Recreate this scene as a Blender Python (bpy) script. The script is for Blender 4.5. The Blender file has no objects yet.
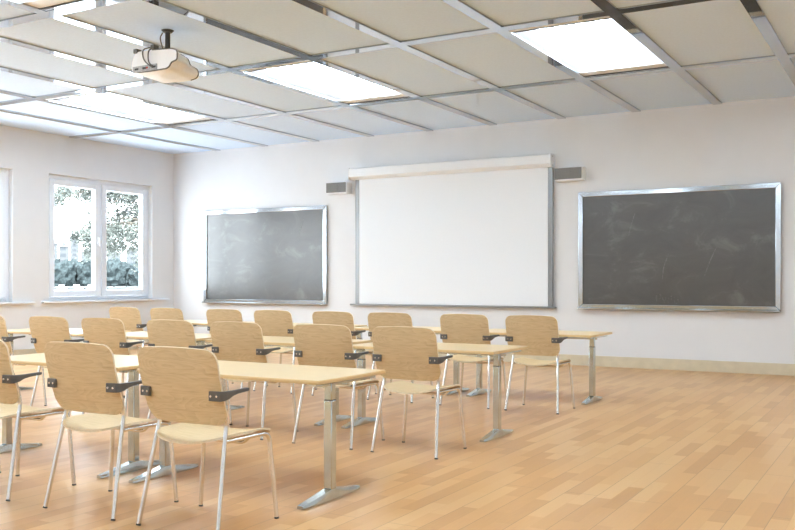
import bpy, bmesh, math, random
from mathutils import Vector, Matrix
random.seed(7)
scene = bpy.context.scene
COL = scene.collection
PI = math.pi

# ------------------------------------------------------------------ helpers
def link(o, parent=None):
    COL.objects.link(o)
    if parent is not None:
        o.parent = parent
    return o

def obj(name, bm, mat, parent=None, smooth=True, bevel=0.0, seg=2, loc=None):
    me = bpy.data.meshes.new(name)
    bmesh.ops.recalc_face_normals(bm, faces=bm.faces[:])
    bm.to_mesh(me); bm.free()
    for m in (mat if isinstance(mat, (list, tuple)) else [mat]):
        me.materials.append(m)
    if smooth:
        for p in me.polygons: p.use_smooth = True
        try: me.set_sharp_from_angle(angle=math.radians(38))
        except Exception: pass
    o = bpy.data.objects.new(name, me)
    link(o, parent)
    if loc: o.location = loc
    if bevel > 0:
        md = o.modifiers.new('bevel', 'BEVEL'); md.width = bevel; md.segments = seg
        md.limit_method = 'ANGLE'; md.angle_limit = math.radians(40)
    return o

def empty(name, loc=(0, 0, 0), rz=0):
    o = bpy.data.objects.new(name, None); COL.objects.link(o)
    o.location = loc; o.rotation_euler = (0, 0, rz); o.empty_display_size = .1
    return o

def tag(o, label, cat, group=None):
    o['label'] = label; o['category'] = cat
    if group: o['group'] = group
    return o

def struct(o):
    o['kind'] = 'structure'; return o

def B():
    return bmesh.new()

def box(bm, x0, x1, y0, y1, z0, z1, mi=0):
    v = [bm.verts.new(p) for p in ((x0,y0,z0),(x1,y0,z0),(x1,y1,z0),(x0,y1,z0),(x0,y0,z1),(x1,y0,z1),(x1,y1,z1),(x0,y1,z1))]
    for f in ((0,3,2,1),(4,5,6,7),(0,1,5,4),(1,2,6,5),(2,3,7,6),(3,0,4,7)):
        bm.faces.new([v[i] for i in f]).material_index = mi
    return bm

def catmull(pts, n=6):
    pts = [Vector(p) for p in pts]
    if len(pts) < 3: return pts
    out = []
    P = [2*pts[0]-pts[1]] + pts + [2*pts[-1]-pts[-2]]
    for i in range(1, len(P)-2):
        a, b, c, d = P[i-1], P[i], P[i+1], P[i+2]
        for k in range(n):
            t = k/n
            out.append(0.5*((2*b)+(c-a)*t+(2*a-5*b+4*c-d)*t*t+(3*b-a-3*c+d)*t**3))
    out.append(pts[-1])
    return out

def fillet(pts, r, n=5):
    pts = [Vector(p) for p in pts]
    out = [pts[0]]
    for i in range(1, len(pts)-1):
        a, b, c = pts[i-1], pts[i], pts[i+1]
        d1, d2 = (a-b), (c-b)
        rr = min(r, d1.length*.49, d2.length*.49)
        p, q = b+d1.normalized()*rr, b+d2.normalized()*rr
        for k in range(n+1):
            t = k/n
            out.append((1-t)**2*p + 2*t*(1-t)*b + t*t*q)
    out.append(pts[-1])
    return out

def tube(bm, pts, r, n=12, cap=True):
    pts = [Vector(p) for p in pts]
    rings = []
    up = None
    for i, p in enumerate(pts):
        t = (pts[min(i+1, len(pts)-1)] - pts[max(i-1, 0)]).normalized()
        if up is None:
            up = Vector((0, 0, 1)) if abs(t.z) < .9 else Vector((1, 0, 0))
        s = t.cross(up).normalized(); u = s.cross(t).normalized(); up = u
        rr = r[i] if isinstance(r, (list, tuple)) else r
        rings.append([bm.verts.new(p + rr*(math.cos(2*PI*k/n)*s + math.sin(2*PI*k/n)*u)) for k in range(n)])
    for a, b in zip(rings, rings[1:]):
        for k in range(n):
            bm.faces.new((a[k], a[(k+1) % n], b[(k+1) % n], b[k]))
    if cap:
        bm.faces.new(rings[0][::-1]); bm.faces.new(rings[-1])
    return bm

def prism(bm, poly, y0, y1):
    """polygon in XZ extruded along Y"""
    a = [bm.verts.new((x, y0, z)) for x, z in poly]; b = [bm.verts.new((x, y1, z)) for x, z in poly]
    n = len(poly)
    for i in range(n):
        bm.faces.new((a[i], a[(i+1) % n], b[(i+1) % n], b[i]))
    bm.faces.new(a[::-1]); bm.faces.new(b)
    return bm

def shell(bm, w, h, radii, fn, th, nu=16, nv=22):
    """rounded-rectangle plywood sheet: fn(u,v)->(point, normal); u in -w/2..w/2, v in 0..h; radii (bottom, top)"""
    rb, rt = radii
    vs = set()
    for k in range(8):
        a = k/7*PI/2
        vs.add(round(rb*(1-math.sin(a)), 5)); vs.add(round(h-rt*(1-math.sin(a)), 5))
    for k in range(nv): vs.add(round(rb+(h-rb-rt)*k/(nv-1), 5))
    vs = sorted(vs)
    def half(v):
        if v < rb: return w/2 - rb + math.sqrt(max(0, rb*rb-(rb-v)**2))
        if v > h-rt: return w/2 - rt + math.sqrt(max(0, rt*rt-(v-(h-rt))**2))
        return w/2
    top, bot = [], []
    for v in vs:
        hw = half(v); ra, rb_ = [], []
        for i in range(nu+1):
            u = (2*i/nu-1)*hw
            p = fn(u, v); e = 1e-3
            n = (fn(u+e, v)-fn(u-e, v)).cross(fn(u, v+e)-fn(u, v-e)).normalized()
            ra.append(bm.verts.new(p+n*th/2)); rb_.append(bm.verts.new(p-n*th/2))
        top.append(ra); bot.append(rb_)
    for j in range(len(vs)-1):
        for i in range(nu):
            bm.faces.new((top[j][i], top[j][i+1], top[j+1][i+1], top[j+1][i]))
            bm.faces.new((bot[j][i], bot[j+1][i], bot[j+1][i+1], bot[j][i+1]))
        for i in (0, nu):
            bm.faces.new((top[j][i], top[j+1][i], bot[j+1][i], bot[j][i])).material_index = 1
    for j in (0, len(vs)-1):
        for i in range(nu):
            bm.faces.new((top[j][i], top[j][i+1], bot[j][i+1], bot[j][i])).material_index = 1
    return bm

def copy_tree(o, parent=None):
    c = o.copy(); COL.objects.link(c)
    if parent is not None: c.parent = parent
    for ch in list(o.children): copy_tree(ch, c)
    return c

# ------------------------------------------------------------------ materials
def srgb(r, g, b):
    return tuple(((c/255)/12.92 if c/255 <= .04045 else ((c/255+.055)/1.055)**2.4) for c in (r, g, b)) + (1,)

def nodemat(name):
    m = bpy.data.materials.new(name); m.use_nodes = True
    nt = m.node_tree; b = nt.nodes['Principled BSDF']
    return m, nt, b

def N(nt, t, **kw):
    n = nt.nodes.new(t)
    for k, v in kw.items(): setattr(n, k, v)
    return n

def ramp(nt, src, stops):
    r = N(nt, 'ShaderNodeValToRGB')
    e = r.color_ramp.elements
    e[0].position, e[0].color = stops[0]; e[1].position, e[1].color = stops[-1]
    for p, c in stops[1:-1]:
        x = e.new(p); x.color = c
    nt.links.new(src, r.inputs[0]); return r.outputs[0]

def plain(name, col, rough=.5, metal=0., spec=.5, noise=.04, nscale=40., coat=0.):
    m, nt, b = nodemat(name)
    tc = N(nt, 'ShaderNodeTexCoord'); nz = N(nt, 'ShaderNodeTexNoise')
    nz.inputs['Scale'].default_value = nscale; nz.inputs['Detail'].default_value = 4
    nt.links.new(tc.outputs['Object'], nz.inputs['Vector'])
    lo = tuple(c*(1-noise) for c in col[:3])+(1,); hi = tuple(min(1, c*(1+noise)) for c in col[:3])+(1,)
    nt.links.new(ramp(nt, nz.outputs['Fac'], [(.3, lo), (.7, hi)]), b.inputs['Base Color'])
    b.inputs['Roughness'].default_value = rough; b.inputs['Metallic'].default_value = metal
    b.inputs['Specular IOR Level'].default_value = spec
    if coat: b.inputs['Coat Weight'].default_value = coat; b.inputs['Coat Roughness'].default_value = .1
    return m

def wood(name, c0, c1, c2, axes=(1.2, 14, 14), rough=.4, cath=.5, spec=.35):
    """grain runs along local X"""
    m, nt, b = nodemat(name)
    tc = N(nt, 'ShaderNodeTexCoord'); mp = N(nt, 'ShaderNodeMapping')
    mp.inputs['Scale'].default_value = axes
    nt.links.new(tc.outputs['Object'], mp.inputs['Vector'])
    oi = N(nt, 'ShaderNodeObjectInfo')
    nz = N(nt, 'ShaderNodeTexNoise'); nz.inputs['Scale'].default_value = 5; nz.inputs['Detail'].default_value = 7
    nz.inputs['Roughness'].default_value = .65
    nt.links.new(mp.outputs[0], nz.inputs['Vector'])
    mp2 = N(nt, 'ShaderNodeMapping'); mp2.inputs['Scale'].default_value = (axes[0]*.8, axes[1]*.4, axes[2]*.4)
    mp2.inputs['Location'].default_value = (.3, .2, .35)
    nt.links.new(tc.outputs['Object'], mp2.inputs['Vector'])
    n2 = N(nt, 'ShaderNodeTexNoise'); n2.inputs['Scale'].default_value = 1.3; n2.inputs['Detail'].default_value = 1
    nt.links.new(mp2.outputs[0], n2.inputs['Vector'])
    mu = N(nt, 'ShaderNodeMath', operation='MULTIPLY'); mu.inputs[1].default_value = 26
    nt.links.new(n2.outputs['Fac'], mu.inputs[0])
    fr = N(nt, 'ShaderNodeMath', operation='FRACT'); nt.links.new(mu.outputs[0], fr.inputs[0])
    mx = N(nt, 'ShaderNodeMix', data_type='FLOAT'); mx.inputs[0].default_value = cath*.5
    nt.links.new(nz.outputs['Fac'], mx.inputs[2]); nt.links.new(fr.outputs[0], mx.inputs[3])
    col = ramp(nt, mx.outputs[0], [(.25, c0), (.5, c1), (.75, c2)])
    nt.links.new(col, b.inputs['Base Color'])
    b.inputs['Roughness'].default_value = rough
    b.inputs['Specular IOR Level'].default_value = spec
    return m

M = {}
M['wall'] = plain('wall_paint', (.745, .755, .77, 1), .85, noise=.012, nscale=3, spec=.2)
M['base'] = plain('baseboard_paint', srgb(208, 197, 172), .5, noise=.05, nscale=8)
M['tile'] = plain('ceiling_tile', (.645, .78, .975, 1), .85, noise=.025, nscale=30, spec=.2)
M['chrome'] = plain('polished_grid_metal', (.52, .545, .575, 1), .03, 1., noise=.01)
M['alu'] = plain('aluminium_frame', (.54, .58, .62, 1), .10, 1., noise=.02)
M['rail'] = plain('screen_rail', (.26, .265, .27, 1), .35, .6, noise=.02)
M['leg'] = plain('chair_chrome', (.80, .80, .80, 1), .16, 1., noise=.03)
M['deskmetal'] = plain('desk_metal', (.60, .655, .665, 1), .16, 1., noise=.08, nscale=9)
M['black'] = plain('black_plastic', (.105, .097, .088, 1), .5, noise=.1)
M['dark'] = plain('dark_metal', (.06, .06, .06, 1), .4, .3)
M['rubber'] = plain('rubber_foot', (.12, .12, .115, 1), .7)
M['white'] = plain('white_plastic', (.81, .825, .84, 1), .4, noise=.015)
M['upvc'] = plain('window_plastic', (.80, .84, .90, 1), .35, noise=.01)
M['fabric'] = plain('screen_fabric', (.80, .83, .86, 1), .9, noise=.008, spec=.1)
M['case'] = plain('screen_case', (.81, .83, .85, 1), .45, noise=.01)
M['grill'] = plain('speaker_grill', (.20, .195, .19, 1), .7, noise=.25, nscale=260)
M['port'] = plain('port_panel', (.42, .42, .42, 1), .5, noise=.3, nscale=60)
M['red'] = plain('red_button', (.5, .05, .03, 1), .5)
M['bodywhite'] = plain('projector_shell', (.86, .85, .84, 1), .4, noise=.015)
M['screw'] = plain('screw_steel', (.8, .8, .8, 1), .2, 1.)
M['chalk'] = plain('chalk', (.15, .148, .144, 1), .95, noise=.5, nscale=80)
M['chalkfaint'] = plain('faint_chalk', (.125, .122, .116, 1), .95, noise=.5, nscale=80)
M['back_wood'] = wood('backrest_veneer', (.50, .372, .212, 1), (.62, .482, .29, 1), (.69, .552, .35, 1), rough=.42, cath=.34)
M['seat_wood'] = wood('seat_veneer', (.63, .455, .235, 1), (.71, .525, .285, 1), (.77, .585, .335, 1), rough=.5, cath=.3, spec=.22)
M['edge_wood'] = plain('plywood_edge', (.72, .60, .42, 1), .5, noise=.1, nscale=60)
M['desk_wood'] = wood('desk_laminate', (.68, .485, .245, 1), (.745, .545, .285, 1), (.785, .595, .33, 1), axes=(.8, 16, 16), rough=.3, cath=.2)

# chalkboard
def chalkboard():
    m, nt, b = nodemat('chalkboard')
    tc = N(nt, 'ShaderNodeTexCoord'); mp = N(nt, 'ShaderNodeMapping'); mp.inputs['Scale'].default_value = (1, 1, 1.6)
    nt.links.new(tc.outputs['Object'], mp.inputs[0])
    a = N(nt, 'ShaderNodeTexNoise'); a.inputs['Scale'].default_value = 1.7; a.inputs['Detail'].default_value = 8; a.inputs['Roughness'].default_value = .68
    a.inputs['Distortion'].default_value = .8
    nt.links.new(mp.outputs[0], a.inputs['Vector'])
    col = ramp(nt, a.outputs['Fac'], [(.35, (.046, .043, .039, 1)), (.55, (.062, .058, .053, 1)), (.72, (.125, .121, .115, 1))])
    nt.links.new(col, b.inputs['Base Color'])
    b.inputs['Roughness'].default_value = .30
    b.inputs['Specular IOR Level'].default_value = .95
    return m
M['board'] = chalkboard()

def floor_mat():
    m, nt, b = nodemat('strip_parquet')
    tc = N(nt, 'ShaderNodeTexCoord'); mp = N(nt, 'ShaderNodeMapping')
    mp.inputs['Rotation'].default_value = (0, 0, PI/2)
    nt.links.new(tc.outputs['Object'], mp.inputs[0])
    br = N(nt, 'ShaderNodeTexBrick'); br.offset = .37; br.offset_frequency = 2; br.squash = 1
    br.inputs['Scale'].default_value = 1; br.inputs['Brick Width'].default_value = .62; br.inputs['Row Height'].default_value = .102
    br.inputs['Mortar Size'].default_value = .0012; br.inputs['Mortar Smooth'].default_value = .2
    br.inputs['Color1'].default_value = (0, 0, 0, 1); br.inputs['Color2'].default_value = (1, 1, 1, 1); br.inputs['Mortar'].default_value = (.35, .35, .35, 1)
    nt.links.new(mp.outputs[0], br.inputs['Vector'])
    mg = N(nt, 'ShaderNodeMapping'); mg.inputs['Scale'].default_value = (22, 1.6, 1)
    nt.links.new(tc.outputs['Object'], mg.inputs[0])
    g = N(nt, 'ShaderNodeTexNoise'); g.inputs['Scale'].default_value = 3; g.inputs['Detail'].default_value = 6
    nt.links.new(mg.outputs[0], g.inputs['Vector'])
    mx = N(nt, 'ShaderNodeMix', data_type='FLOAT'); mx.inputs[0].default_value = .33
    nt.links.new(br.outputs['Color'], mx.inputs[2]); nt.links.new(g.outputs['Fac'], mx.inputs[3])
    col = ramp(nt, mx.outputs[0], [(.1, (.555, .285, .103, 1)), (.45, (.655, .362, .142, 1)), (.9, (.725, .448, .20, 1))])
    pk = N(nt, 'ShaderNodeTexBrick'); pk.offset = .5
    pk.inputs['Scale'].default_value = 1; pk.inputs['Brick Width'].default_value = 2.4; pk.inputs['Row Height'].default_value = .204
    pk.inputs['Mortar Size'].default_value = .0022; pk.inputs['Mortar Smooth'].default_value = .1
    nt.links.new(mp.outputs[0], pk.inputs['Vector'])
    m2 = N(nt, 'ShaderNodeMix', data_type='RGBA'); m2.inputs[7].default_value = (.26, .13, .06, 1)
    nt.links.new(col, m2.inputs[6])
    k = N(nt, 'ShaderNodeMath', operation='MULTIPLY'); k.inputs[1].default_value = .6
    nt.links.new(pk.outputs['Fac'], k.inputs[0]); nt.links.new(k.outputs[0], m2.inputs[0])
    nt.links.new(m2.outputs[2], b.inputs['Base Color'])
    r = N(nt, 'ShaderNodeMapRange'); r.inputs[3].default_value = .285; r.inputs[4].default_value = .36
    nt.links.new(g.outputs['Fac'], r.inputs[0]); nt.links.new(r.outputs[0], b.inputs['Roughness'])
    b.inputs['Specular IOR Level'].default_value = .4
    return m
M['floor'] = floor_mat()

def glass_mat():
    m = bpy.data.materials.new('window_glass'); m.use_nodes = True
    nt = m.node_tree; nt.nodes.clear()
    o = N(nt, 'ShaderNodeOutputMaterial'); mx = N(nt, 'ShaderNodeMixShader')
    t = N(nt, 'ShaderNodeBsdfTransparent'); t.inputs[0].default_value = (.95, .97, .97, 1)
    g = N(nt, 'ShaderNodeBsdfGlossy'); g.inputs['Roughness'].default_value = .01
    f = N(nt, 'ShaderNodeFresnel'); f.inputs[0].default_value = 1.35
    ge = N(nt, 'ShaderNodeNewGeometry'); ml = N(nt, 'ShaderNodeMath', operation='MULTIPLY_ADD')
    ml.inputs[1].default_value = -1; ml.inputs[2].default_value = 1; nt.links.new(ge.outputs['Backfacing'], ml.inputs[0])
    m2 = N(nt, 'ShaderNodeMath', operation='MULTIPLY'); nt.links.new(ml.outputs[0], m2.inputs[0]); nt.links.new(f.outputs[0], m2.inputs[1])
    nt.links.new(m2.outputs[0], mx.inputs[0]); nt.links.new(t.outputs[0], mx.inputs[1]); nt.links.new(g.outputs[0], mx.inputs[2])
    nt.links.new(mx.outputs[0], o.inputs[0]); return m
M['glass'] = glass_mat()

def emit(name, col, s):
    m = bpy.data.materials.new(name); m.use_nodes = True
    nt = m.node_tree; nt.nodes.clear()
    o = N(nt, 'ShaderNodeOutputMaterial'); e = N(nt, 'ShaderNodeEmission')
    e.inputs[0].default_value = col; e.inputs[1].default_value = s
    nt.links.new(e.outputs[0], o.inputs[0]); return m
TUBE_STRENGTH = 13.0
SKY_STRENGTH = 7.6
M['tube'] = emit('fluorescent_tube', (.76, .89, 1, 1), TUBE_STRENGTH)

# ------------------------------------------------------------------ room
H = 3.965
TW = 1.2                                   # ceiling tile width
CUTS = [0, -2.587, -5.283, -7.978, -10.673, -13.368, -16.06]
RX, RY = 16.8, -16.06                      # room extent

bm = B(); box(bm, -.3, RX+.2, RY-.2, .2, -.15, 0); struct(obj('floor', bm, M['floor'], smooth=False))
bm = B(); box(bm, -.3, RX+.2, 0, .2, 0, H+.3); struct(obj('wall_back', bm, M['wall'], smooth=False))
bm = B(); box(bm, RX, RX+.2, RY, 0, 0, H+.3); struct(obj('wall_right', bm, M['wall'], smooth=False))
bm = B(); box(bm, -.3, RX+.2, RY-.2, RY, 0, H+.3); struct(obj('wall_front', bm, M['wall'], smooth=False))

# left wall with window openings
WZ0, WZ1, WW, WP = .985, 3.25, 2.5, 3.243
wins = []
y = -.60
while y-WW > RY+.3:
    wins.append((y-WW, y)); y -= WP
bm = B()
box(bm, -.3, 0, RY, 0, 0, WZ0); box(bm, -.3, 0, RY, 0, WZ1, H+.3)
edge = 0
for (a, b_) in wins:
    box(bm, -.3, 0, b_, edge, WZ0, WZ1); edge = a
box(bm, -.3, 0, RY, edge, WZ0, WZ1)
bmesh.ops.remove_doubles(bm, verts=bm.verts[:], dist=1e-4)
struct(obj('wall_left', bm, M['wall'], smooth=False))

def make_window(i, y0, y1):
    fx0, fx1 = -.20, -.10
    f, s, mid = .07, .11, .05
    bm = B()
    box(bm, fx0, fx1, y0, y0+f, WZ0, WZ1); box(bm, fx0, fx1, y1-f, y1, WZ0, WZ1)
    box(bm, fx0, fx1, y0+f, y1-f, WZ0, WZ0+f); box(bm, fx0, fx1, y0+f, y1-f, WZ1-f, WZ1)
    yc = (y0+y1)/2
    box(bm, fx0, fx1, yc-mid/2, yc+mid/2, WZ0+f, WZ1-f)
    w = obj('window_%d' % i, bm, M['upvc'], bevel=.006); struct(w)
    for a, b_ in ((y0+f, yc-mid/2), (yc+mid/2, y1-f)):
        a += .004; b_ -= .004
        z0, z1 = WZ0+f+.004, WZ1-f-.004
        bm = B(); sx0, sx1 = -.185, -.075
        box(bm, sx0, sx1, a, a+s, z0, z1); box(bm, sx0, sx1, b_-s, b_, z0, z1)
        box(bm, sx0, sx1, a+s, b_-s, z0, z0+s); box(bm, sx0, sx1, a+s, b_-s, z1-s, z1)
        sa = obj('sash', bm, M['upvc'], w, bevel=.008)
        bm = B(); box(bm, -.140, -.128, a+s-.01, b_-s+.01, z0+s-.01, z1-s+.01)
        obj('pane', bm, M['glass'], sa, smooth=False)
    # handle on the meeting stile of the right sash
    hy, hz = yc-.075, 2.12
    bm = B(); box(bm, -.075, -.062, hy-.017, hy+.017, hz-.07, hz+.07)
    tube(bm, fillet([(-.064, hy, hz+.03), (-.025, hy, hz+.03), (-.022, hy, hz-.12)], .02), .011, 8)
    obj('handle', bm, M['white'], w)
    bm = B(); box(bm, -.10, .075, y0-.16, y1+.42, WZ0-.035, WZ0) if i == 1 else box(bm, -.10, .075, y0-.16, y1+.40, WZ0-.035, WZ0)
    obj('sill', bm, M['upvc'], w, bevel=.006)
for i, (a, b_) in enumerate(wins): make_window(i+1, a, b_)

# baseboards
bm = B(); box(bm, 0, RX, -.022, 0, 0, .165); struct(obj('baseboard_back', bm, M['base'], bevel=.004))
bm = B(); box(bm, 0, .022, RY, -.022, 0, .165); struct(obj('baseboard_left', bm, M['base'], bevel=.004))
bm = B(); box(bm, RX-.022, RX, RY, -.022, 0, .165); struct(obj('baseboard_right', bm, M['base'], bevel=.004))

# ceiling: tiles with open cells for the lamps, slab above
lamp_cells = [(k, j) for k in (2, 5, 8, 11) for j in (1, 3, 5) if j+1 < len(CUTS)]
bm = B()
nk = int(RX/TW)
for k in range(nk):
    for j in range(len(CUTS)-1):
        if (k, j) in lamp_cells: continue
        box(bm, k*TW, (k+1)*TW, CUTS[j+1], CUTS[j], H, H+.02)
bmesh.ops.remove_doubles(bm, verts=bm.verts[:], dist=1e-4)
box(bm, -.3, RX+.2, RY-.2, .2, H+.3, H+.4)
ceil = struct(obj('ceiling', bm, M['tile'], smooth=False))
bm = B(); gw, gd = .065, .018
for k in range(1, nk):
    box(bm, k*TW-gw, k*TW+gw, RY, 0, H-gd, H+.001)
for yc in CUTS[1:-1]:
    e = [0]+[k*TW for k in range(1, nk)]+[RX]
    for a, b_ in zip(e, e[1:]):
        box(bm, a+(gw if a > 0 else 0), b_-(gw if b_ < RX else 0), yc-.075, yc+.075, H-gd, H+.001)
obj('grid', bm, M['chrome'], ceil, smooth=False)

# ------------------------------------------------------------------ ceiling lamps
def make_lamp():
    root = empty('ceiling_lamp')
    X0, X1, Y0, Y1 = gw, TW-gw, -2.62+.0, -.075       # local: origin at far-left corner of the cell, on the ceiling line
    Y0 = -(5.283-2.587)+.075
    d = .11
    bm = B()      # housing: sloped side reflectors and flat back
    def quad(*p): bm.faces.new([bm.verts.new(q) for q in p])
    ix = .16
    quad((X0, Y0, 0), (X0, Y1, 0), (X0+ix, Y1, d), (X0+ix, Y0, d))
    quad((X1, Y0, 0), (X1-ix, Y0, d), (X1-ix, Y1, d), (X1, Y1, 0))
    quad((X0+ix, Y0, d), (X0+ix, Y1, d), (X1-ix, Y1, d), (X1-ix, Y0, d))
    quad((X0, Y1, 0), (X1, Y1, 0), (X1-ix, Y1, d), (X0+ix, Y1, d))
    quad((X0, Y0, 0), (X0+ix, Y0, d), (X1-ix, Y0, d), (X1, Y0, 0))
    bmesh.ops.solidify(bm, geom=bm.faces[:], thickness=.004)
    obj('housing', bm, M['white'], root, smooth=False)
    for n in range(4):
        x = X0+.22+n*(X1-X0-.44)/3
        bm = B(); tube(bm, [(x, Y0+.16, d-.045), (x, Y1-.16, d-.045)], .032, 12)
        obj('tube', bm, M['tube'], root)
    for n in range(3):
        x = X0+.22+(n+.5)*(X1-X0-.44)/3
        bm = B(); prism(bm, [(x-.05, d-.004), (x, d-.05), (x+.05, d-.004)], Y0+.12, Y1-.12)
        obj('reflector', bm, M['white'], root, smooth=False)
    for ya, yb in ((Y0, Y0+.10), (Y1-.10, Y1)):
        bm = B()
        if ya == Y0:
            box(bm, X0, X1, ya, yb, -.012, .004); ym = yb
        else:
            box(bm, X0, X1, yb-.26, yb-.07, -.004, .012); ym = yb-.058
        obj('end_plate', bm, M['case'], root, smooth=False)
        bm = B(); box(bm, X0+.01, X1-.01, ym-.011, ym+.011, -.018, .012)
        obj('end_rail', bm, M['dark'], root, smooth=False)
        if ya != Y0:
            bm = B(); box(bm, X0, X1, yb-.045, yb, -.014, .004)
            obj('end_trim', bm, M['chrome'], root, smooth=False)
    return root
lamp0 = None
lamp_labels = {
    (8, 1): 'lit recessed ceiling light above the right chalkboard, largest in view',
    (5, 1): 'lit recessed ceiling light in the middle, to the right of the projector',
    (2, 1): 'lit recessed ceiling light near the left windowed wall, below the projector in view',
    (5, 3): 'recessed ceiling light cut off by the top left corner of the view',
}
for (k, j) in lamp_cells:
    if lamp0 is None: lamp0 = o = make_lamp()
    else: o = copy_tree(lamp0)
    o.location = (k*TW, CUTS[j], H)
    lab = lamp_labels.get((k, j))
    if lab: tag(o, lab, 'ceiling light', 'recessed ceiling lights')
    else: tag(o, 'recessed ceiling light outside the view behind or beside the camera', 'ceiling light', 'recessed ceiling lights')

# ------------------------------------------------------------------ chalkboards
def make_board(x0, x1, label, tray_ext=0):
    z0, z1, y = .905, 2.745, -.05
    root = empty('chalkboard', ((x0+x1)/2, 0, z0)); hw = (x1-x0)/2; h = z1-z0
    bm = B(); box(bm, -hw+.04, hw-.04, -.032, -.002, .04, h-.04)
    obj('writing_surface', bm, M['board'], root, smooth=False)
    f = .075
    bm = B()
    for poly in ([(-hw, 0), (-hw+f, f), (-hw+f, h-f), (-hw, h)], [(hw, 0), (hw, h), (hw-f, h-f), (hw-f, f)],
                 [(-hw, h), (-hw+f, h-f), (hw-f, h-f), (hw, h)], [(-hw, 0), (hw, 0), (hw-f, f), (-hw+f, f)]):
        prism(bm, poly, -.055, -.002)
    obj('frame', bm, M['alu'], root, bevel=.006)
    bm = B(); box(bm, -hw+.01, hw-.01, -.125, -.056, -.004, .014); box(bm, -hw+.01, hw-.01, -.125, -.117, .0145, .024)
    obj('chalk_tray', bm, M['alu'], root, bevel=.003)
    tag(root, label, 'chalkboard', 'chalkboards on the back wall')
    return root, hw, h
bl, hw, h = make_board(.862, 3.853, 'glossy chalkboard in metal frame between the window corner and the projection screen')
br_, hw, h = make_board(8.685, 11.671, 'dark grey chalkboard in metal frame to the right of the projection screen')
def stroke(root, pts, r, mat, name):
    bm = B()
    P = catmull(pts, 6)
    n = len(P)
    L = []; R = []
    for i, p in enumerate(P):
        t = (P[min(i+1, n-1)]-P[max(i-1, 0)]).normalized(); s = Vector((t.z, 0, -t.x))
        w = r*(.35+.65*math.sin(PI*(i+.5)/n))
        L.append(bm.verts.new(p+s*w)); R.append(bm.verts.new(p-s*w))
    fs = [bm.faces.new((L[i], L[i+1], R[i+1], R[i])) for i in range(n-1)]
    ex = bmesh.ops.extrude_face_region(bm, geom=fs)
    bmesh.ops.translate(bm, vec=(0, .0015, 0), verts=[v for v in ex['geom'] if isinstance(v, bmesh.types.BMVert)])
    return obj(name, bm, mat, root, smooth=False)
def bp(fx, fz): return (-hw+.075+fx*(2*hw-.15), -.0345, .075+(1-fz)*(h-.15))
for pts in ([(.255, .38), (.27, .27), (.29, .17)], [(.437, .77), (.445, .66), (.47, .54)], [(.655, .74), (.68, .62), (.715, .49)]):
    stroke(br_, [bp(*p) for p in pts], .008, M['chalk'], 'chalk_mark')
for pts in ([(.405, .985), (.405, .94), (.405, .90)], [(.405, .90), (.425, .905), (.425, .935), (.405, .945)], [(.437, .93), (.445, .98), (.455, .93)], [(.468, .985), (.468, .93)],
            [(.483, .99), (.483, .90)], [(.50, .93), (.502, .98), (.515, .98), (.52, .93), (.52, .985)]):
    stroke(br_, [bp(*p) for p in pts], .012, M['chalkfaint'], 'chalk_smudge')
for pts in ([(.80, .28), (.82, .18), (.84, .10)],):
    stroke(bl, [bp(*p) for p in pts], .008, M['chalk'], 'chalk_mark')

# ------------------------------------------------------------------ projection screen
sc = empty('projection_screen', (6.28, 0, .91))
def sx(x): return x-6.28
bm = B()
sec = [(-.002, 3.175), (-.13, 3.175), (-.20, 3.222), (-.20, 3.36), (-.19, 3.372), (-.002, 3.372)]
ra = [bm.verts.new((sx(4.45), y_, z_-.91)) for y_, z_ in sec]; rb2 = [bm.verts.new((sx(8.255), y_, z_-.91)) for y_, z_ in sec]
for i in range(6): bm.faces.new((ra[i], ra[(i+1) % 6], rb2[(i+1) % 6], rb2[i]))
bm.faces.new(ra[::-1]); bm.faces.new(rb2)
obj('case', bm, M['case'], sc, bevel=.006)
for x in (4.425, 8.255):
    bm = B(); box(bm, sx(x), sx(x+.025), -.205, -.002, 3.168-.91, 3.38-.91)
    ec = obj('end_cap', bm, M['white'], sc, bevel=.01)
    for zz in (3.2, 3.345):
        b2 = B(); bmesh.ops.create_cone(b2, cap_ends=True, segments=10, radius1=.012, radius2=.012, depth=.006,
              matrix=Matrix.Translation((sx(x+.027 if x > 5 else x-.002), -.11, zz-.91)) @ Matrix.Rotation(PI/2, 4, 'Y'))
        obj('screw', b2, M['port'], ec)
bm = B(); box(bm, sx(4.592), sx(8.185), -.075, -.068, 3.20-.91, .025)
obj('screen_sheet', bm, M['fabric'], sc, smooth=False)
for xa, xb in ((4.50, 4.60), (8.175, 8.265)):
    bm = B(); box(bm, sx(xa), sx(xb), -.066, -.03, .02, 3.20-.91); obj('side_rail', bm, M['rail'], sc, bevel=.005)
bm = B(); box(bm, sx(4.40), sx(8.32), -.095, -.05, -.012, .02); obj('bottom_bar', bm, M['rail'], sc, bevel=.006)
for xa in (4.46, 8.30):
    bm = B(); box(bm, sx(xa)-.02, sx(xa)+.02, -.052, -.002, -.01, .016); obj('bar_bracket', bm, M['deskmetal'], sc)
tag(sc, 'white pull-down projection screen with long white case on the back wall', 'projection screen')

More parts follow.
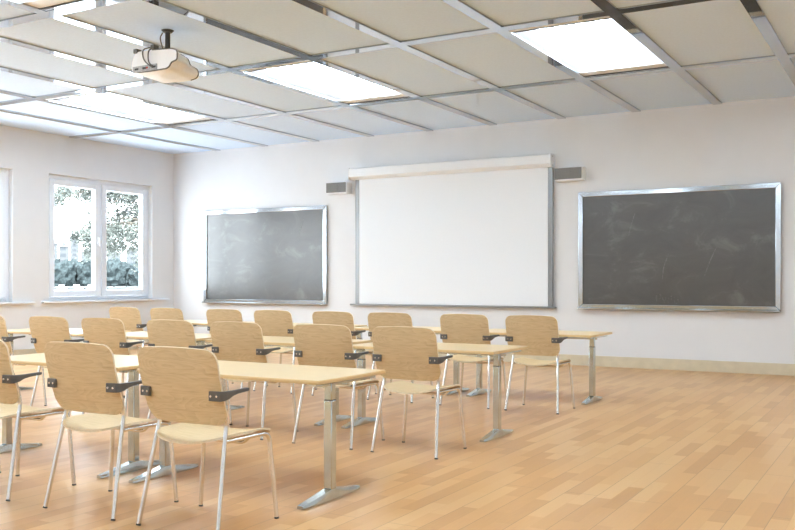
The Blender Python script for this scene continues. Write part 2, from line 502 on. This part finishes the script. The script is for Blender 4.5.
# ------------------------------------------------------------------ wall speakers
def speaker(x0, x1, label):
    root = empty('wall_speaker', ((x0+x1)/2, 0, 2.935)); hw_ = (x1-x0)/2
    bm = B(); prism(bm, [(-hw_, 0), (hw_, 0), (hw_, .205), (-hw_, .205)], -.17, -.002)
    obj('cabinet', bm, M['white'], root, bevel=.012)
    bm = B(); box(bm, -hw_+.004, hw_-.02, -.182, -.171, .022, .20); g = obj('grille', bm, M['grill'], root, bevel=.004)
    bm = B(); bmesh.ops.create_cone(bm, cap_ends=True, segments=20, radius1=.05, radius2=.045, depth=.006,
              matrix=Matrix.Translation((0, -.184, .112)) @ Matrix.Rotation(PI/2, 4, 'X'))
    obj('driver', bm, M['grill'], g)
    tag(root, label, 'speaker', 'speakers beside the projection screen')
speaker(3.935, 4.385, 'small grey-fronted wall speaker to the left of the projection screen')
speaker(8.33, 8.80, 'small grey-fronted wall speaker to the right of the projection screen')

# ------------------------------------------------------------------ projector
pj = empty('ceiling_projector', (6.56, -6.93, H))
PD = .055
NEAR = [(-.24, -.452), (-.211, -.476), (.029, -.483), (.249, -.483), (.29, -.468), (.317, -.426), (.397, -.411), (.397, -.316), (.33, -.290), (.029, -.269), (-.168, -.265), (-.218, -.321), (-.24, -.401)]
FAR = [(-.306, -.44), (-.277, -.487), (-.074, -.498), (.14, -.5), (.224, -.488), (.251, -.449), (.224, -.398), (.112, -.348), (.097, -.283), (.041, -.223), (-.045, -.185), (-.218, -.18), (-.321, -.243)]
def prof(poly):
    return fillet([(x, 0, z) for x, z in poly[-1:]+poly+poly[:1]], .03, 4)[1:-1]
PN, PF = prof(NEAR), prof(FAR)
ya, yb = -.28, .23
bm = B(); secs = []
for t_, s_ in ((0, .975), (.02, 1.), (.5, 1.), (.9, 1.), (1, .95)):
    cx_, cz_ = .03, -.35
    secs.append([bm.verts.new((cx_+(a.x+(b_.x-a.x)*t_-cx_)*s_, ya+(yb-ya)*t_, cz_+(a.z+(b_.z-a.z)*t_-cz_)*s_)) for a, b_ in zip(PN, PF)])
n = len(PN)
for a, b_ in zip(secs, secs[1:]):
    for i in range(n): bm.faces.new((a[i], a[(i+1) % n], b_[(i+1) % n], b_[i]))
bm.faces.new(secs[0][::-1]); bm.faces.new(secs[-1])
obj('body', bm, M['bodywhite'], pj)
bm = B(); tube(bm, [(p.x, ya+.004, p.z) for p in PN[:46]], .0075, 6); obj('edge_seam', bm, M['black'], pj)
bm = B(); tube(bm, [(a.x+(b_.x-a.x)*.92, ya+(yb-ya)*.92, a.z+(b_.z-a.z)*.92) for a, b_ in zip(PN[17:54], PF[17:54])], .0075, 6); obj('edge_seam', bm, M['black'], pj)
bm = B(); box(bm, -.20, .13, ya-.014, ya-.001, -.425-PD, -.365-PD); pp = obj('port_panel', bm, M['port'], pj)
bm = B(); box(bm, -.01, .015, ya-.018, ya-.0145, -.402-PD, -.385-PD); obj('button', bm, M['red'], pp)
for bx_ in (-.17, -.06, .07):
    bm = B(); box(bm, bx_, bx_+.05, ya-.018, ya-.0145, -.405-PD, -.385-PD); obj('port', bm, M['dark'], pp)
bm = B(); tube(bm, [(0, 0, -.195-PD), (0, 0, -.004)], .026, 16); obj('mount_pole', bm, M['dark'], pj)
bm = B(); bmesh.ops.create_cone(bm, cap_ends=True, segments=28, radius1=.045, radius2=.066, depth=.022, matrix=Matrix.Translation((0, 0, -.0115)))
obj('mount_plate', bm, M['dark'], pj)
bm = B(); tube(bm, catmull([(-.05, -.02, -.02), (-.075, -.03, -.08), (-.04, -.035, -.18), (-.03, -.035, -.195-PD)]), .006, 6); obj('cable', bm, M['black'], pj)
bm = B(); tube(bm, catmull([(.0, -.05, -.20-PD), (-.02, -.20, -.17-PD), (-.05, ya-.015, -.21-PD), (-.03, ya-.025, -.31-PD), (.06, ya-.025, -.385-PD), (.09, ya-.018, -.38-PD)]), .007, 6); obj('cable', bm, M['black'], pj)
bm = B(); tube(bm, catmull([(-.02, -.05, -.20-PD), (.0, -.2, -.18-PD), (.02, ya-.01, -.23-PD), (.03, ya-.022, -.33-PD), (.07, ya-.018, -.385-PD)]), .007, 6); obj('cable', bm, M['black'], pj)
for lx, lz in ((-.17, -.215), (.07, -.20)):
    bm = B(); box(bm, lx-.025, lx+.025, ya-.014, ya+.06, lz-.012-PD, lz+.035-PD); obj('latch', bm, M['black'], pj, bevel=.006)
bm = B(); tube(bm, [(.10, yb-.0, -.37-PD), (.10, yb+.03, -.37-PD)], .055, 20); obj('lens', bm, M['dark'], pj)
tag(pj, 'white projector with black seams hanging from the ceiling on a short dark pole', 'projector')

# ------------------------------------------------------------------ desks
DW = 1.52
def make_desk():
    """local origin: floor, centre of the feet line (post line); X right, Y to the back wall"""
    root = empty('classroom_desk')
    T = .75
    bm = B(); box(bm, -DW/2, DW/2-.015, -.20, .585, T-.026, T)
    obj('tabletop', bm, M['desk_wood'], root, bevel=.007, seg=3)
    for sx_ in (-.69, .69):
        bm = B()                     # foot: arched blade
        ys = [-.315+.63*i/18 for i in range(19)]
        rows = []
        for y_ in ys:
            t = abs(y_)/.315
            zt = .022+.048*(1-t)**1.15 if t < 1 else .022
            wb = .037*(1-.25*t**3); wt = .027*(1-.2*t**3)
            if t > .97: wb *= .75; wt *= .75
            rows.append([bm.verts.new(p) for p in ((sx_-wb, y_, .003), (sx_+wb, y_, .003), (sx_+wb, y_, .014), (sx_+wt, y_, zt), (sx_-wt, y_, zt), (sx_-wb, y_, .014))])
        for a, b_ in zip(rows, rows[1:]):
            for i in range(6): bm.faces.new((a[i], a[(i+1) % 6], b_[(i+1) % 6], b_[i]))
        bm.faces.new(rows[0][::-1]); bm.faces.new(rows[-1])
        ft = obj('foot', bm, M['deskmetal'], root)
        for gy in (-.28, .28):
            bm = B(); bmesh.ops.create_cone(bm, cap_ends=True, segments=12, radius1=.016, radius2=.016, depth=.004, matrix=Matrix.Translation((sx_, gy, .002)))
            obj('glide', bm, M['rubber'], ft)
        bm = B(); box(bm, sx_-.030, sx_+.030, -.027, .027, .064, .61)
        lc = obj('lower_column', bm, M['deskmetal'], root, bevel=.006)
        bm = B(); box(bm, sx_-.027, sx_+.027, -.024, .024, .611, T-.028)
        obj('upper_column', bm, M['deskmetal'], root, bevel=.005)
        bm = B(); box(bm, sx_-.0285, sx_+.0285, -.0255, .0255, .6085, .6125)
        obj('joint_seam', bm, M['dark'], lc)
        bm = B(); box(bm, sx_-.022, sx_+.022, -.12, .50, T-.047, T-.027)
        obj('support_arm', bm, M['deskmetal'], root, bevel=.004)
    bm = B(); box(bm, -.665, .665, .24, .265, T-.075, T-.028); obj('cross_rail', bm, M['deskmetal'], root, bevel=.004)
    return root

# ------------------------------------------------------------------ chairs
def make_chair():
    root = empty('classroom_chair')
    W, sag, Hb = .565, .022, .407
    def back(u, v):
        t = v/Hb
        y_ = -.168 - .115*t - .012*math.sin(PI*t) + sag*(u/(W/2))**2
        z_ = .570 + v*.995 + .012*t*(1-(u/(W/2))**2)
        return Vector((u, y_, z_+.008))
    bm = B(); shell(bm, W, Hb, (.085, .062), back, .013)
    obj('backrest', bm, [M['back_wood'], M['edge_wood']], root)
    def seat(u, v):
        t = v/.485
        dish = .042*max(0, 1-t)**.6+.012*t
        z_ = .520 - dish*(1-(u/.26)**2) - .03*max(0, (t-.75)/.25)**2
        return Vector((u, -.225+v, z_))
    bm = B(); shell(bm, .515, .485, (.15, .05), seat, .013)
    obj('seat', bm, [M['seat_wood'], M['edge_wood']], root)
    r = .0128
    for s in (-1, 1):
        p = [(s*.283, -.25, .006), (s*.245, -.148, .50), (s*.240, -.128, .575), (s*.240, -.158, .70), (s*.240, -.205, .82)]
        bm = B(); tube(bm, fillet(p, .05), r, 12); lg = obj('leg', bm, M['leg'], root)
        bm = B(); tube(bm, [(s*.2834, -.252, .0), (s*.2830, -.2485, .010)], .0134, 12); obj('foot_cap', bm, M['rubber'], lg)
        p = [(s*.283, .25, .006), (s*.240, .235, .487), (s*.238, -.135, .489)]
        bm = B(); tube(bm, fillet(p, .06, 7), r, 12); lg = obj('leg', bm, M['leg'], root)
        bm = B(); tube(bm, [(s*.2834, .2502, .0), (s*.2832, .250, .010)], .0134, 12); obj('foot_cap', bm, M['rubber'], lg)
    bm = B(); tube(bm, fillet([(-.238, .06, .485), (-.20, .06, .452), (.20, .06, .452), (.238, .06, .485)], .03), .010, 10)
    obj('seat_bar', bm, M['leg'], root)
    # armrests: flat bracket on the rear face, bent round the edge and reaching forward
    z0 = .742
    yr = back(.24, z0-.57).y
    for s in (-1, 1):
        path = [(.212, back(.212, z0-.57).y-.016), (.255, back(.25, z0-.57).y-.016), (.282, yr-.013), (.293, yr+.001), (.297, yr+.03), (.298, yr+.06), (.299, yr+.10), (.300, yr+.14), (.301, yr+.18), (.301, yr+.19)]
        hb = [.026, .026, .026, .025, .021, .014, .0105, .0095, .009, .006]
        th = [.009, .009, .009, .010, .011, .011, .011, .012, .013, .009]
        off = [0, 0, 0, .001, .005, .012, .0165, .019, .021, .022]
        bm = B(); rows = []
        for i, (x_, y_) in enumerate(path):
            a, b_ = path[max(i-1, 0)], path[min(i+1, len(path)-1)]
            t = Vector((b_[0]-a[0], b_[1]-a[1], 0)).normalized(); nn = Vector((t.y, -t.x, 0))
            c = Vector((x_, y_, z0+off[i]))
            row = []
            for q, zz in ((-1, -1), (1, -1), (1, 1), (-1, 1)):
                v = c+nn*th[i]*q+Vector((0, 0, hb[i]*zz)); v.x *= s
                row.append(bm.verts.new(v))
            rows.append(row)
        for a, b_ in zip(rows, rows[1:]):
            for i in range(4): bm.faces.new((a[i], a[(i+1) % 4], b_[(i+1) % 4], b_[i]))
        bm.faces.new(rows[0][::-1]); bm.faces.new(rows[-1])
        ar = obj('armrest', bm, M['black'], root, bevel=.003)
        for xs in (.228, .264):
            bm = B(); bmesh.ops.create_cone(bm, cap_ends=True, segments=12, radius1=.0075, radius2=.006, depth=.005,
                     matrix=Matrix.Translation((s*xs, back(xs, z0-.57).y-.0265, z0)) @ Matrix.Rotation(PI/2, 4, 'X'))
            obj('screw', bm, M['screw'], ar)
    return root

ORD = ['first', 'second', 'third', 'fourth', 'fifth', 'sixth', 'seventh', 'eighth']
PITCH = 1.682
desk0 = make_desk(); chair0 = make_chair()
rows = [('front row nearest the camera', -9.305, -10.09, 2, 4), ('middle row', -6.745, -7.63, 4, 7), ('back row nearest the screen', -4.12, -4.98, 4, 8)]
chair_x = [9.935, 9.172]
SHIFT = {4: [0, .015], 7: [0, .02, .075, .05], 8: [0, 0, .05, 0]}
first_d = first_c = True
for rn, yd, yc, nd, nc in rows:
    for i in range(nd):
        o = desk0 if first_d else copy_tree(desk0); first_d = False
        o.location = (9.53-i*PITCH, yd, 0)
        pos = 'rightmost desk' if i == 0 else ('leftmost desk' if i == nd-1 else ORD[i]+' desk from the right')
        tag(o, 'pale wood topped %s in the %s' % (pos, rn), 'desk', 'desks in the '+rn)
    for i in range(nc):
        o = chair0 if first_c else copy_tree(chair0); first_c = False
        o.location = (chair_x[i % 2]-(i//2)*PITCH+SHIFT[nc][i//2], yc, 0)
        pos = 'rightmost chair' if i == 0 else ('leftmost chair' if i == nc-1 else ORD[i]+' chair from the right')
        tag(o, 'wooden black-armed %s in the %s' % (pos, rn), 'chair', 'chairs in the '+rn)

# ------------------------------------------------------------------ outside: lake, far shore, city, tree
CAM = Vector((13.378, -13.957, 1.348)); FPX = 907.1; YAW = math.radians(29.916); HY = 280.63
GZ = -3.0
def outp(px, dist, z=GZ):
    """ground position a given distance from the viewpoint in the direction of a column of the photograph"""
    r = (px-397.5)/FPX; c, s = math.cos(YAW), math.sin(YAW)
    d = Vector((c*r-s, s*r+c, 0)).normalized()
    return Vector((CAM.x+d.x*dist, CAM.y+d.y*dist, z))
def dz(py, dist): return CAM.z+(HY-py)/FPX*dist*.91
M['lake'] = plain('lake_water', (.055, .07, .072, 1), .25, spec=.15, noise=.1, nscale=.05)
M['bounce_ground'] = plain('pale_bounce_ground', (.68, .70, .72, 1), .9, noise=.1, nscale=2)  # pale so that this unseen ground reflects daylight into the room
M['shore'] = plain('pale_shore', (.075, .08, .08, 1), .9, noise=.4, nscale=.2)
M['far_leaf'] = plain('far_foliage', (.030, .0385, .0395, 1), .9, noise=.6, nscale=.7, spec=.1)
M['leaf'] = plain('tree_leaf', (.078, .086, .074, 1), .8, noise=.4, nscale=1.5)
M['bark'] = plain('tree_bark', (.08, .065, .05, 1), .9, noise=.3)
M['roofgrey'] = plain('roof_grey', (.12, .12, .12, 1), .8)
def bld_mat(name, a, b_, step):
    m, nt, bs = nodemat(name)
    tc = N(nt, 'ShaderNodeTexCoord'); br = N(nt, 'ShaderNodeTexBrick'); br.offset = 0
    br.inputs['Scale'].default_value = 1; br.inputs['Brick Width'].default_value = step*1.3; br.inputs['Row Height'].default_value = step
    br.inputs['Mortar Size'].default_value = step*.24; br.inputs['Mortar Smooth'].default_value = 0
    br.inputs['Color1'].default_value = b_; br.inputs['Color2'].default_value = b_; br.inputs['Mortar'].default_value = a
    cx = N(nt, 'ShaderNodeCombineXYZ'); sp = N(nt, 'ShaderNodeSeparateXYZ'); ad = N(nt, 'ShaderNodeMath', operation='ADD')
    nt.links.new(tc.outputs['Object'], sp.inputs[0]); nt.links.new(sp.outputs[0], ad.inputs[0]); nt.links.new(sp.outputs[1], ad.inputs[1])
    nt.links.new(ad.outputs[0], cx.inputs[0]); nt.links.new(sp.outputs[2], cx.inputs[1]); nt.links.new(cx.outputs[0], br.inputs['Vector'])
    nt.links.new(br.outputs['Color'], bs.inputs['Base Color']); bs.inputs['Roughness'].default_value = .8
    return m
M['bldA'] = bld_mat('pale_tower_facade', (.075, .079, .082, 1), (.048, .053, .058, 1), 4.2)
M['bldB'] = bld_mat('banded_facade', (.078, .081, .083, 1), (.048, .054, .060, 1), 5.5)

bm = B(); box(bm, -75, -.32, -60, 80, GZ-.3, GZ); struct(obj('bounce_ground', bm, M['bounce_ground'], smooth=False))  # unseen ground sheet, added to bounce light through the windows onto the ceiling
bm = B(); box(bm, -760, -75.01, -300, 900, GZ-.6, GZ-.3); struct(obj('lake', bm, M['lake'], smooth=False))
bm = B()
a, b_, c_, d_ = outp(-420, 560), outp(260, 560), outp(260, 1500), outp(-420, 1500)
v = [bm.verts.new((p.x, p.y, GZ-.25)) for p in (a, b_, c_, d_)]; w_ = [bm.verts.new((p.x, p.y, GZ+.5)) for p in (a, b_, c_, d_)]
for i in range(4): bm.faces.new((v[i], v[(i+1) % 4], w_[(i+1) % 4], w_[i]))
bm.faces.new(w_); bm.faces.new(v[::-1]); struct(obj('shore', bm, M['shore'], smooth=False))

def far_tree_mesh(seed):
    rnd = random.Random(seed); bm = B()
    bmesh.ops.create_icosphere(bm, subdivisions=3, radius=1)
    for vv in bm.verts:
        d = vv.co.normalized()
        k = 1+.18*math.sin(5*d.x+seed)*math.cos(4*d.y+seed*2)+.12*math.sin(9*d.z+7*d.x+seed)+rnd.uniform(-.07, .07)
        if d.z > 0: vv.co = Vector((d.x*k*6.9, d.y*k*6.9, 8.2+d.z*k*7.8))
        else:
            hr = math.hypot(d.x, d.y); q = 6.9*k*min(1, hr*2)/max(hr, 1e-4)
            vv.co = Vector((d.x*q, d.y*q, max(.35, 8.2+d.z*9.0)))
    return bm
protos = []
for i in range(30):
    p = outp(-186+(i//2)*25+(i % 2)*12.5, 598+(i % 2)*19, GZ+.5)
    if i < 4:
        t = empty('lakeside_tree', p); obj('crown', far_tree_mesh(i*3+1), M['far_leaf'], t)
        bm = B(); tube(bm, [(0, 0, 0), (0, 0, 5)], .5, 8); obj('trunk', bm, M['bark'], t); protos.append(t)
    else:
        t = copy_tree(protos[i % 4]); t.location = p
    s = random.uniform(.96, 1.08); t.scale = (s, s, s*random.uniform(.92, 1.05)); t.rotation_euler = (0, 0, random.uniform(0, 6))
    tag(t, 'distant bluish green tree in the lakeside treeline seen through the window', 'tree', 'treeline across the lake')

def building(px, wpx, ytop, dist, mat, label, crown=False):
    p = outp(px, dist, GZ+.5); w = wpx/FPX*dist*.91; top = dz(ytop, dist)-(GZ+.5)
    root = empty('apartment_tower', p, YAW+random.uniform(.2, .5))
    bm = B(); box(bm, -w/2, w/2, -w*.35, w*.35, 0, top); obj('facade', bm, M[mat], root, smooth=False)
    bm = B(); box(bm, -w/2-.4, w/2+.4, -w*.35-.4, w*.35+.4, top, top+1.1); obj('roof', bm, M['roofgrey'], root, smooth=False)
    bm = B(); box(bm, -w*.2, w*.15, -w*.15, w*.2, top+1.1, top+3.6); obj('roof_house', bm, M[mat], root, smooth=False)
    tag(root, label, 'building')
building(54.5, 6, 243, 760, 'bldA', 'narrow distant building at the left edge of the left sash of the nearer window')
building(64, 9, 246, 800, 'bldB', 'squat distant block left of the tall tower across the lake')
building(74.5, 8, 236, 880, 'bldA', 'tallest distant tower across the lake in the left sash')
building(86, 9, 252, 840, 'bldB', 'low distant block partly behind the tree leaves')
building(114, 14, 253, 760, 'bldB', 'wide banded distant block in the right sash')
building(132, 11, 250, 820, 'bldA', 'distant block behind leaves at the right of the right sash')
building(-1, 9, 200, 700, 'bldB', 'tall distant tower seen in the window at the left edge')
for i, (px, l) in enumerate([(77, 2.6), (91, 2.2), (62, 2.2)]):
    p = outp(px, 540, GZ-.3); bo = empty('moored_boat', p, YAW)
    bm = B(); prism(bm, [(-l*1.6, .9), (l*1.6, 1.1), (l*1.2, 0), (-l*1.3, 0)], -.9, .9); obj('hull', bm, M['white'], bo)
    bm = B(); box(bm, -l*.7, l*.5, -.7, .7, 1.01, 2.3); obj('cabin', bm, M['white'], bo)
    tag(bo, 'small white boat moored at the far shore, %s' % ['middle of three', 'rightmost of three', 'leftmost of three'][i], 'boat', 'boats at the far shore')

# tree just outside: trunk behind the wall pier, leafy branches across the window
def near_tree():
    D0 = 29.0
    base = outp(168, D0, GZ)
    root = empty('leafy_tree', base)
    def loc(px, py, dd=0):
        q = outp(px, D0+dd); return Vector((q.x-base.x, q.y-base.y, dz(py, D0+dd)-GZ))
    trunk = [Vector((0, 0, 0)), Vector((.05, 0, 2)), Vector((0, .1, 4.2)), loc(166, 225), loc(160, 180), loc(150, 140), loc(140, 105)]
    bm = B(); tube(bm, catmull(trunk, 5), [.22-.17*i/30 for i in range(31)], 10); obj('trunk', bm, M['bark'], root)
    tips = []
    rnd = random.Random(5)
    bmB = B()
    targets = [(122, 212, .6), (140, 205, .2), (132, 232, -.5), (145, 228, .8), (112, 225, .9), (97, 222, .4), (88, 231, -.3), (80, 235, .2), (93, 243, .5),
               (90, 252, 0), (120, 245, .3), (148, 250, -.4), (146, 262, -.3), (128, 195, 1.), (112, 192, .4), (93, 194, .2), (84, 190, .6), (60, 192, .3), (55, 199, .1), (64, 186, -.4),
               (118, 228, -.4), (108, 248, -.2), (140, 246, .6), (135, 218, 1.2), (150, 212, .3), (104, 235, .6), (98, 212, 0), (126, 186, 0), (145, 188, .5), (104, 180, .5), (80, 178, .5), (60, 174, .2),
               (160, 210, .6), (165, 230, -.6), (158, 190, .8), (172, 200, 1.), (178, 222, .5), (188, 205, 0), (182, 190, -.5), (150, 165, .5), (130, 150, 0), (160, 150, .8), (175, 170, .4), (110, 155, .7), (90, 160, .1), (140, 125, .3)]
    for (px, py, dd) in targets:
        tip = loc(px, py, dd*1.4)
        # nearest trunk point, lower/higher
        k = min(trunk[3:], key=lambda q: (q-tip).length + abs(q.z-tip.z-.6))
        mid = k.lerp(tip, .55)+Vector((rnd.uniform(-.1, .1), rnd.uniform(-.1, .1), .25))
        tube(bmB, catmull([k, mid, tip], 4), [.045, .04, .034, .03, .025, .02, .015, .012, .008], 6)
        tips.append((tip, mid))
    obj('branches', bmB, M['bark'], root)
    bm = B()
    for tip, mid in tips:
        for i in range(380):
            if rnd.random() < .25: c = tip.lerp(mid, rnd.random()*.8)
            else: c = tip
            c = c+Vector((rnd.gauss(0, .17), rnd.gauss(0, .17), rnd.gauss(0, .12)))
            a = Vector((rnd.gauss(0, 1), rnd.gauss(0, 1), rnd.gauss(-.3, .7))).normalized()
            b2 = a.cross(Vector((rnd.gauss(0, 1), rnd.gauss(0, 1), rnd.gauss(0, 1)))).normalized()
            l, w = rnd.uniform(.045, .075), rnd.uniform(.022, .032)
            up = a.cross(b2)*.008
            bm.faces.new([bm.verts.new(q) for q in (c-a*l, c+b2*w+up, c+a*l, c-b2*w+up)])
    o = obj('foliage', bm, M['leaf'], root, smooth=False)
    tag(root, 'leafy tree just outside, its branches hanging across the nearer window', 'tree')
near_tree()

# ------------------------------------------------------------------ sky and camera
w = bpy.data.worlds.new('overcast_sky'); scene.world = w; w.use_nodes = True
nt = w.node_tree; bg = nt.nodes['Background']
tc = N(nt, 'ShaderNodeTexCoord'); sp = N(nt, 'ShaderNodeSeparateXYZ'); nt.links.new(tc.outputs['Generated'], sp.inputs[0])
col = ramp(nt, sp.outputs[2], [(0., (.90, .95, 1, 1)), (.6, (.82, .91, 1, 1))])
nt.links.new(col, bg.inputs[0]); bg.inputs[1].default_value = SKY_STRENGTH

bounce_sun = bpy.data.lights.new('bounce_sun', 'SUN'); so = bpy.data.objects.new('bounce_sun', bounce_sun); COL.objects.link(so)  # added to the overcast sky to brighten the bounce ground and far shore
bounce_sun.energy = 10; bounce_sun.angle = .02; bounce_sun.color = (.97, .98, 1)
so.rotation_euler = Vector((-.30, .55, -1)).to_track_quat('-Z', 'Y').to_euler()

cam = bpy.data.cameras.new('camera'); co = bpy.data.objects.new('camera', cam); COL.objects.link(co)
co.location = CAM; co.rotation_euler = (PI/2, 0, YAW)
cam.sensor_width = 36; cam.lens = 36*FPX/795; cam.shift_y = (HY-265)/795; cam.clip_end = 5000; cam.clip_start = .05
scene.camera = co

scene.view_settings.view_transform = 'Standard'; scene.view_settings.look = 'None'
scene.view_settings.gamma = 1; scene.view_settings.use_curve_mapping = False
scene.view_settings.exposure = 0.90
cy = scene.cycles
cy.max_bounces = 12; cy.diffuse_bounces = 8; cy.glossy_bounces = 6; cy.transparent_max_bounces = 12
cy.use_denoising = True; cy.sample_clamp_indirect = 60; cy.caustics_reflective = False; cy.caustics_refractive = False
